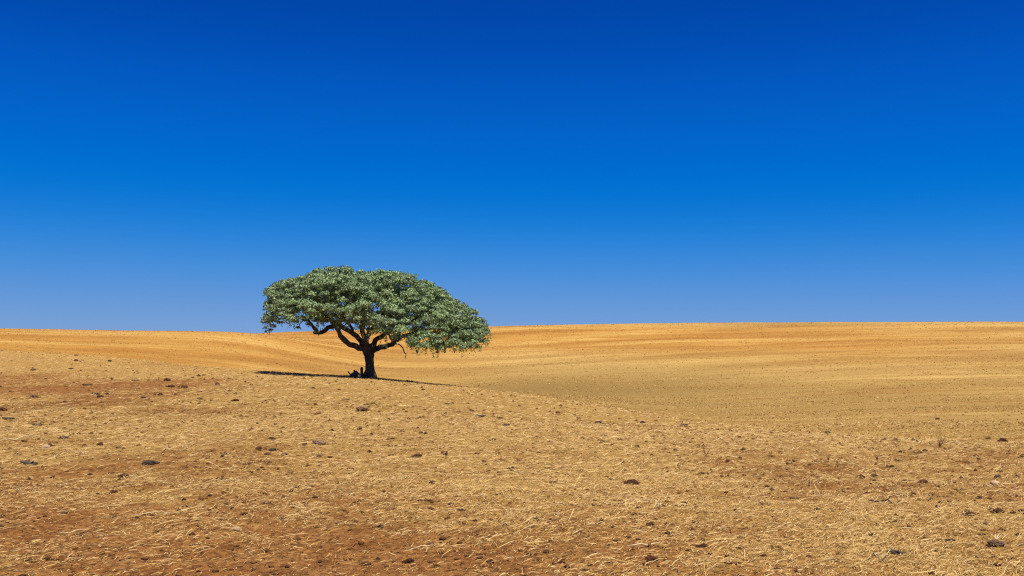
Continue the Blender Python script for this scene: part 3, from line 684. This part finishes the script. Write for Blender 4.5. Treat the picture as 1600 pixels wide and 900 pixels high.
# photograph pixel, width in pixels, kind, turn in degrees, label
ITEMS = [
 # --- bottom rows, from the tree side to the open side
 (2, 824, 7, 'clod', 0, 'dark clod cut by the picture edge, low on the tree side'),
 (25, 893, 9, 'stone', 10, 'small pale stone in the bottom corner on the tree side'),
 (61, 811, 6, 'clod', 40, 'small dark clod alone in brown soil near the tree-side edge, low down'),
 (159, 867, 10, 'clod', 70, 'dark clod near the bottom edge, lowest one on the tree side'),
 (178, 770, 12, 'clod', 20, 'round near-black clod in brown soil on the tree side'),
 (194, 746, 15, 'broken', 0, 'broken reddish clod just above a round near-black clod'),
 (217, 768, 8, 'clod', 90, 'small brown clod beside the round near-black clod on the tree side'),
 (244, 832, 9, 'clod', 10, 'greyish dark clod between two clods in the lower brown soil'),
 (300, 836, 10, 'clod', 130, 'dark clod with straw around it, close before the larger pale stone'),
 (325, 805, 6, 'clod', 0, 'tiny dark clod above the larger pale stone'),
 (369, 829, 19, 'stone', -15, 'larger pale pinkish stone half sunk in brown soil, tree side'),
 (396, 792, 10, 'stone', 60, 'rounded pale stone beside straw, just above the larger pinkish stone'),
 (347, 750, 11, 'clod', 45, 'flat brown clod halfway between the thick scrap of wood and the stick'),
 (236, 727, 27, 'wood', 12, 'thick dark scrap of wood lying beside pale straw, tree side'),
 (45, 726, 42, 'wood', -4, 'long thin dark stick with a knobby end near the tree-side edge'),
 (71, 701, 18, 'stone', 0, 'pale flat stone above the long thin dark stick'),
 (100, 686, 17, 'mound', 0, 'purplish grey mound of dry earth with straw above it'),
 (132, 698, 9, 'clod', 0, 'brown pointed clod close to the purplish grey mound'),
 (156, 696, 10, 'clod', 60, 'brown clod one step further from the purplish mound than the pointed one'),
 (347, 714, 9, 'clod', 0, 'grey-brown clod under a smaller dark one, above the brown soil'),
 (359, 709, 6, 'clod', 30, 'smaller dark clod touching a grey-brown one, above the brown soil'),
 (59, 664, 19, 'wood', 3, 'short near-black scrap of wood below the one cut by the edge'),
 (14, 656, 30, 'wood', -3, 'long near-black stick cut by the picture edge, tree side'),
 (5, 642, 12, 'clod', 0, 'brown clod at the picture edge above the long near-black stick'),
 (110, 640, 14, 'wood', -12, 'small dark curved scrap of wood in pale stubble, tree side'),
 (55, 621, 13, 'mound', 0, 'low grey-brown mound in yellowish stubble near the tree-side edge'),
 # --- pale strip and brown band on the tree side
 (119, 556, 7, 'clod', 0, 'upper of two dark clods in line just below the crest, tree side'),
 (119, 564, 7, 'clod', 50, 'lower of two dark clods in line just below the crest, tree side'),
 (111, 577, 10, 'wood', 0, 'dark flat scrap at the lower rim of the pale strip'),
 (52, 579, 10, 'mound', 0, 'olive-grey low mound where pale strip meets brown band'),
 (172, 565, 10, 'wood', -8, 'thin grey scrap on the pale strip under the crest'),
 (310, 588, 8, 'clod', 0, 'larger of two clods together on the pale strip before the tree'),
 (301, 591, 6, 'clod', 0, 'smaller of two clods together on the pale strip before the tree'),
 (212, 595, 13, 'wood', 4, 'thin brown scrap in the middle of the brown band'),
 (262, 595, 10, 'clod', 0, 'flat dark clod at the upper rim of the brown band'),
 (268, 605, 11, 'broken', 0, 'dark broken clod with a lit side, first of two side by side in brown band'),
 (289, 606, 11, 'clod', 20, 'dark flat clod, second of two side by side in brown band'),
 (340, 602, 9, 'clod', 80, 'dark clod between the brown band pair and the tree'),
 (137, 602, 15, 'wood', 6, 'faint grey stick lying across the brown band'),
 (150, 617, 21, 'wood', -5, 'grey arched branch piece below the brown band'),
 (157, 620.5, 10, 'wood', 10, 'short dark piece tucked under the grey arched branch piece'),
 (250, 617.5, 9, 'clod', 0, 'wider of two black clods in line below the brown band'),
 (242, 617, 5, 'clod', 0, 'narrower of two black clods in line below the brown band'),
 (224, 622, 13, 'wood', -5, 'flat grey scrap just under the two black clods in line'),
 (368, 627, 11, 'broken', 0, 'crumbled dark clod below the brown band toward the tree'),
 (312, 624, 11, 'mound', 0, 'flat brown mound below the brown band, before the crumbled clod'),
 # --- below and beyond the tree
 (541, 625, 13, 'wood', 4, 'grey-brown scrap of wood below the pile at the trunk'),
 (529, 630.5, 9, 'wood', -8, 'smaller scrap just before the grey-brown one below the trunk pile'),
 (581, 633.5, 27, 'twig', 8, 'dark forked twig lying straight below the trunk'),
 (566, 642, 24, 'mound', 0, 'pale pinkish grey patch of heaped earth straight below the trunk'),
 (480, 632, 6, 'clod', 0, 'small dark clod standing alone in pale straw before the tree'),
 (498, 647, 8, 'clod', 20, 'brown clod in pale straw nearer than the small one before the tree'),
 (518, 674, 8, 'clod', 0, 'dark pointed clod above the long grey heap, below the tree'),
 (562, 672, 10, 'clod', 0, 'reddish clod with pale straw beside it, below the pinkish patch'),
 (657, 677, 8, 'clod', 40, 'dark red clod on its own below the shadow of the tree'),
 (700, 632, 13, 'wood', 2, 'thin grey scrap under the thin end of the tree shadow'),
 (737, 643, 10, 'clod', 0, 'dark clod just past the thin end of the tree shadow'),
 (751, 651, 21, 'wood', 3, 'flat olive-grey scrap, longest of the three past the tree shadow'),
 (781, 654.5, 13, 'wood', -4, 'dark scrap, middle of the three past the tree shadow'),
 (791, 665.5, 16, 'wood', 6, 'dark scrap, lowest of the three past the tree shadow'),
 (772, 688, 8, 'clod', 0, 'dark clod below the three scraps past the tree shadow'),
 # --- middle ground under the tree
 (404, 702, 12, 'clod', 0, 'arched dark clod beside the black pieces, below the tree'),
 (428, 704.5, 18, 'wood', 8, 'black piece of wood on top of a small group below the tree'),
 (419, 710, 10, 'clod', 0, 'black clod under the black piece of wood, below the tree'),
 (419, 718.5, 8, 'stone', 0, 'small dark-edged pale stone under the black clod, below the tree'),
 (445, 711, 14, 'mound', 0, 'grey-green mound beside the black piece of wood, below the tree'),
 (425, 687, 13, 'broken', 0, 'reddish clod with a pale lit face, above the arched dark one'),
 (476, 696.5, 10, 'clod', 0, 'black clod at the end of the long olive-grey heap'),
 (499, 695, 26, 'mound', 0, 'long olive-grey heap with a black clod at its end'),
 (499, 714, 11, 'wood', 14, 'short dark scrap under the long olive-grey heap'),
 (604, 698, 22, 'twig', 6, 'dark tangled twig lying in straw between the heap and the red clod'),
 (577, 707, 9, 'clod', 0, 'dull brown clod below the dark tangled twig'),
 (652, 715, 16, 'broken', 0, 'red clod with a black shaded side, below the tree shadow'),
 (675, 755, 10, 'broken', 0, 'dark grey crumbled clod below the red one with a black side'),
 (756, 722, 8, 'clod', 0, 'small flat clod beyond the short upright stub'),
 (755, 775, 11, 'stone', 0, 'dull grey stone in straw near the middle of the picture'),
 (419, 788, 25, 'wood', -2, 'straight near-black stick lying flat in the lower straw'),
 (416, 800, 6, 'clod', 0, 'tiny dark clod just under the straight near-black stick'),
 (721, 799, 20, 'wood', 3, 'flat grey piece of wood below the dull grey stone'),
 (742, 815, 9, 'clod', 0, 'black pointed clod just below the flat grey piece of wood'),
 (572, 883, 16, 'broken', 0, 'cluster of dark clods at the bottom edge below the tree'),
 (590, 875, 9, 'clod', 50, 'reddish clod beside the cluster at the bottom edge'),
 (639, 879, 16, 'broken', 20, 'dark red double clod near the bottom edge'),
 (690, 865, 8, 'clod', 0, 'small dark clod by a long straw, above the dark red double clod'),
 (767, 880, 13, 'clod', 0, 'flat dark red clod near the bottom edge, middle of the picture'),
 # --- open side
 (834, 701, 7, 'clod', 0, 'small dark clod below the hollow, nearer the tree than its like'),
 (866, 674, 7, 'clod', 0, 'dark round clod just under the edge of the hollow'),
 (904, 654, 8, 'clod', 0, 'dark clod above the long dark scrap at the hollow'),
 (936, 661.5, 18, 'wood', 0, 'long flat dark scrap at the edge of the hollow'),
 (1005, 662, 10, 'clod', 0, 'brown clod between two dark scraps at the edge of the hollow'),
 (1069, 665.5, 17, 'wood', 5, 'dark scrap with a pointed end at the edge of the hollow'),
 (996, 699, 9, 'clod', 0, 'dark red round clod below the hollow'),
 (990, 757, 23, 'broken', 0, 'wide dark grey crumbled lump in the middle of the open side'),
 (946, 772, 10, 'clod', 0, 'near-black clod just below the wide dark grey lump'),
 (1095, 742, 12, 'broken', 0, 'dark brown broken clod beyond the wide dark grey lump'),
 (1137, 722, 9, 'clod', 30, 'grey clod above the dark brown broken one'),
 (1162, 703, 8, 'clod', 0, 'dark clod near the upper rim of the rough ground, open side'),
 (827, 783, 8, 'stone', 0, 'small grey stone near the middle of the picture, below the middle'),
 (872, 805, 12, 'stone', 0, 'grey stone with a dark underside, left by itself in brown straw'.replace('left by itself', 'lying by itself')),
 (990, 805, 10, 'clod', 0, 'reddish brown clod halfway between grey lump and big clod'),
 (1016, 822, 14, 'clod', 0, 'dark hollowed clod under arching straw above the big clod'),
 (1070, 787, 14, 'wood', -5, 'flat grey scrap beside pale straw, open side middle'),
 (1095, 771, 9, 'stone', 0, 'greyish stone just above the flat grey scrap'),
 (1099, 855, 17, 'broken', 0, 'red clod with a black side, next to the big one'),
 (1020, 876, 21, 'clod', 15, 'big red-brown clod with a black side and a stick before it'),
 (1021, 882.5, 22, 'twig', 12, 'short grey stick lying before the big red-brown clod'),
 (1110, 866, 7, 'clod', 0, 'small black clod just under the red one beside the big clod'),
 (879, 880, 11, 'clod', 0, 'upper brown clod of a pair at the bottom edge'),
 (866, 882, 9, 'clod', 70, 'lower brown clod of a pair at the bottom edge'),
 (1294, 677, 13, 'wood', 2, 'dark flat scrap on the rim of the rough ground, open side'),
 (1400, 689, 10, 'clod', 0, 'dark clod on the rim of the rough ground past the flat scrap'),
 (1567, 690, 14, 'clod', 0, 'wide near-black clod on the rim near the open-side edge'),
 (1544, 687, 8, 'clod', 0, 'small dark clod next to the wide near-black one on the rim'),
 (1465, 655.5, 7, 'clod', 0, 'dark clod out on the smooth stubble beyond the rim'),
 (1405, 720, 17, 'wood', 0, 'grey tapered scrap of wood below the rim, open side'),
 (1396, 735, 22, 'wood', -6, 'broken greyish strip of wood under the grey tapered scrap'),
 (1345, 747, 14, 'broken', 0, 'crumbled reddish clod beside a rounder dark red one'),
 (1366, 745, 13, 'clod', 0, 'rounder dark red clod beside the crumbled reddish one'),
 (1443, 755, 14, 'broken', 40, 'scattered reddish clod above a single small one, open side'),
 (1426, 774, 9, 'clod', 0, 'single small red-brown clod above the bare curved twig'),
 (1589, 747, 10, 'clod', 0, 'black clod at the open-side edge'),
 (1560, 747, 17, 'wood', 10, 'grey splintered wood close to the black clod at the edge'),
 (1555, 757, 18, 'stone', 0, 'flat pale grey stone under the grey splintered wood'),
 (1500, 766, 18, 'wood', -3, 'pale grey splinters of wood amid yellow straw, open side'),
 (1530, 779, 9, 'clod', 0, 'red clod below the pale grey splinters'),
 (1243, 779, 19, 'wood', 2, 'short black log-like scrap alone in pale straw, open side'),
 (1560, 801, 16, 'broken', 0, 'blue-black double clod low at the open side'),
 (1582, 802, 10, 'clod', 0, 'black clod between the blue-black double clod and the edge'),
 (1596, 799, 8, 'clod', 0, 'black clod cut by the open-side picture edge'),
 (1516, 806, 15, 'broken', 0, 'brown crumbled clod mixed with straw before the blue-black one'),
 (1396, 816.5, 25, 'wood', -2, 'flat grey weathered board-like piece above the pale straight straw'),
 (1391, 825, 6, 'clod', 0, 'small dark clod under the flat grey board-like piece'),
 (1485, 846, 19, 'wood', 0, 'dark hump-backed piece of wood low on the open side'),
 (1401, 867, 30, 'wood', -14, 'largest dark slanting piece of wood, low on the open side'),
 (1447, 870, 10, 'clod', 0, 'dark red clod next to the largest slanting piece of wood'),
 (1557, 853, 28, 'mound', 0, 'dark purplish brown mound in the bottom corner of the open side'),
 (1545, 855, 9, 'clod', 0, 'black clod on the flank of the dark purplish mound'),
 (1324, 847, 12, 'stone', 20, 'small pale tan stone low on the open side'),
 (1382, 787, 46, 'twig', -6, 'long thin curved dark twig beside a short rising one'),
 (1454, 782, 18, 'twig', 40, 'short dark twig rising at a slant, open side'),
 (1465, 793, 9, 'clod', 120, 'little brown clod under the short slanting twig'),
 # --- long pale straws that stand out one by one
 (30, 688, 46, 'stalk', 12, 'long pale straw beside the purplish mound, near the tree-side edge'),
 (1006, 855, 64, 'stalk', 16, 'longest pale straw, slanting just above the big clod'),
 (1425, 829, 42, 'stalk', 0, 'pale straight straw lying level under the board-like piece'),
 (655, 858, 46, 'stalk', 20, 'pale slanting straw above the dark red double clod'),
 (1290, 878, 40, 'stalk', 24, 'pale slanting straw near the bottom edge, open side'),
 (930, 820, 30, 'stalk', 18, 'pale straw beside the hollowed clod, nearer the tree'),
 (815, 741, 22, 'stalk', -35, 'pale straw sloping down, near the middle of the picture'),
 (113, 835, 36, 'stalk', 26, 'pale slanting straw in brown soil, tree side low'),
 (110, 870, 26, 'stalk', -4, 'pale level straw over a dark gap near the tree-side bottom corner'),
 (235, 805, 60, 'stalk', 6, 'long pale bent straw across the lower brown soil'),
]
used = {}
for i, (px, py, w, kind, turn, label) in enumerate(ITEMS):
    name, meshes, cat, group, sink = KIND[kind]
    x, y = at(px, py)
    width = w * (.76 if kind in ('wood', 'mound', 'stone') else .9) * math.hypot(x, y) / FPX
    o = bpy.data.objects.new(name, meshes[(i * 7 + int(px)) % len(meshes)]); col.objects.link(o)
    r = random.Random(i)
    if kind in ('twig', 'stalk', 'wood'):
        # a slant seen in the picture is a turn on the ground, stretched by the low viewpoint
        fore = max(.06, (EYE - gz(x, y)) / y)
        a = math.atan2(math.sin(R(turn)), math.cos(R(turn)) * fore) * (.55 if abs(turn) < 60 else 1)
        width /= max(.45, abs(math.cos(a)))
        o.rotation_euler = (r.uniform(-.2, .2), r.uniform(-.04, .04), a)
        sc = (width, width, width)
    else:
        o.rotation_euler = (r.uniform(-.15, .15), r.uniform(-.15, .15), R(turn + r.uniform(-20, 20)) if kind != 'mound' else r.uniform(-.1, .1))
        sc = (width * 1.0, width * r.uniform(.85, 1.1), width * r.uniform(.85, 1.15))
    o.scale = sc
    zs = min(gz(x + dx * width * .35, y + dy * width * .3) for dx, dy in ((-1, 0), (1, 0), (0, 0), (0, -1), (0, 1)))
    zc = gz(x, y)
    o.location = (x, y, (zc if kind in ('twig', 'stalk') else .5 * (zs + zc)) + width * (.22 - sink if kind not in ('twig', 'stalk', 'wood') else .0) + (.012 if kind in ('stalk', 'twig') else 0))
    tag(o, label, cat, group)

# short upright stub in the straw
x, y = at(697, 714); k = math.hypot(x, y) / FPX
st = Tubes(8); st.add([(0, 0, -.03), (.004, 0, .25 * 9 * k), (.6 * k, 0, 5 * k), (1.2 * k, 0, 9 * k)], [2.2 * k, 2.0 * k, 1.8 * k, 1.0 * k], .2)
o = obj('stub', st.mesh('stub', False), M_WOOD, loc=(x, y, gz(x, y))); tag(o, 'short dark stub standing upright in pale straw below the tree shadow', 'stub')

# broken wood heaped against the foot of the trunk
def tree_prop(name, pixels, rads, label, cat, d=-.5, wob=.15):
    t = Tubes(8); base = Vector((TREE[0], TREE[1], TZ)); p0 = tp(*pixels[0], d) 
    pts, rr = resample([tp(px, py, d) - p0 for px, py in pixels], rads, .12, .012); t.add(pts, rr, wob)
    w = base + p0
    o = obj(name, t.mesh(name, False), M_BARK, loc=tuple(w)); tag(o, label, cat); return o
tree_prop('stump', [(571.5, 590), (571.3, 583), (571, 577), (571.2, 574.5)], [.11, .095, .085, .05], 'dark upright stump beside the foot of the trunk', 'stump')
tree_prop('broken_branch', [(556, 589), (552.5, 585), (549.5, 580.5)], [.07, .05, .025], 'thin broken branch spiking up at the end of the heap', 'branch')
tree_prop('broken_branch', [(553, 588), (558, 585.5), (563, 585), (570, 588)], [.07, .12, .13, .08], 'thick broken branch lying lowest in the heap by the trunk', 'branch', -.6)
tree_prop('broken_branch', [(562, 589), (560, 584), (558.8, 579)], [.10, .085, .05], 'stubby broken branch standing highest in the heap by the trunk', 'branch', -.4)
tree_prop('broken_branch', [(559, 586), (562, 581.5), (566, 584.5), (569, 588)], [.06, .08, .07, .05], 'curved broken branch leaning over the heap by the trunk', 'branch', -.45)
for j, (px, py, w, lab) in enumerate([(557, 590, 6, 'small grey stone under the spiking branch by the trunk'), (568, 592, 7, 'grey stone between the heap and the stump by the trunk'), (590, 592, 7, 'dark rock against the sunlit side of the trunk foot')]):
    p = tp(px, py, -.9); X = TREE[0] + p.x; Y = TREE[1] + p.y
    o = bpy.data.objects.new('rock', lump_mesh('rock', M_DUST, 300 + j, 2, .3, .7)); col.objects.link(o)
    o.scale = [w * S] * 3; o.location = (X, Y, gz(X, Y) + .06); tag(o, lab, 'rock')

# dry weeds: thin leafless stalks still standing
def weed(px, py, hpx, n, red, label):
    x, y = at(px, py); k = .8 * math.hypot(x, y) / FPX; r = random.Random(int(px))
    root = bpy.data.objects.new('dry_weed', None); col.objects.link(root); root.location = (x, y, gz(x, y) - .01)
    tag(root, label, 'weed', 'dry weeds standing on the rough ground')
    for j in range(n):
        t = Tubes(4); h = hpx * k * r.uniform(.6, 1); lx, ly = r.gauss(0, .35) * h, r.gauss(0, .3) * h
        t.add([(0, 0, 0), (lx * .4, ly * .4, h * .5), (lx, ly, h)], [.006, .005, .002])
        for q in range(3):
            f = r.uniform(.4, .9); b = Vector((lx * f, ly * f, h * f)); e = Vector((r.gauss(0, .12), r.gauss(0, .12), r.uniform(.05, .2))) * h
            t.add([b, b + e], [.003, .0012])
        obj('stem', t.mesh('stem'), M_WEED if red else M_STALK, root)
M_WEED = rough_material('dry_weed_stem', (.11, .05, .03), (.22, .10, .055), 10, .8, .2)
weed(1468, 700, 22, 6, True, 'reddish brown dry weed on the rim of the rough ground, open side')
weed(1103, 712, 20, 3, True, 'thin dark dry weed standing below the hollow')
weed(1065, 664, 14, 3, True, 'small dry weed at the edge of the hollow beside the pointed scrap')
weed(1294, 720, 14, 3, True, 'small grey-brown dry weed below the flat scrap on the rim')
weed(1371, 720, 14, 3, True, 'small dry weed just beside the grey tapered scrap')
weed(558, 626, 14, 2, False, 'pale dry weed standing between the trunk pile and the forked twig')
weed(1030, 795, 20, 9, False, 'bushy pale straw weed between the grey lump and the hollowed clod')
weed(288, 642, 12, 3, False, 'thin pale dry weed in the stubble below the brown band')
weed(1378, 878, 24, 8, False, 'pale tufted weed at the bottom edge before the slanting wood')
weed(1555, 846, 16, 6, False, 'short pale weed standing on the dark purplish mound')
#OBJECTS_END
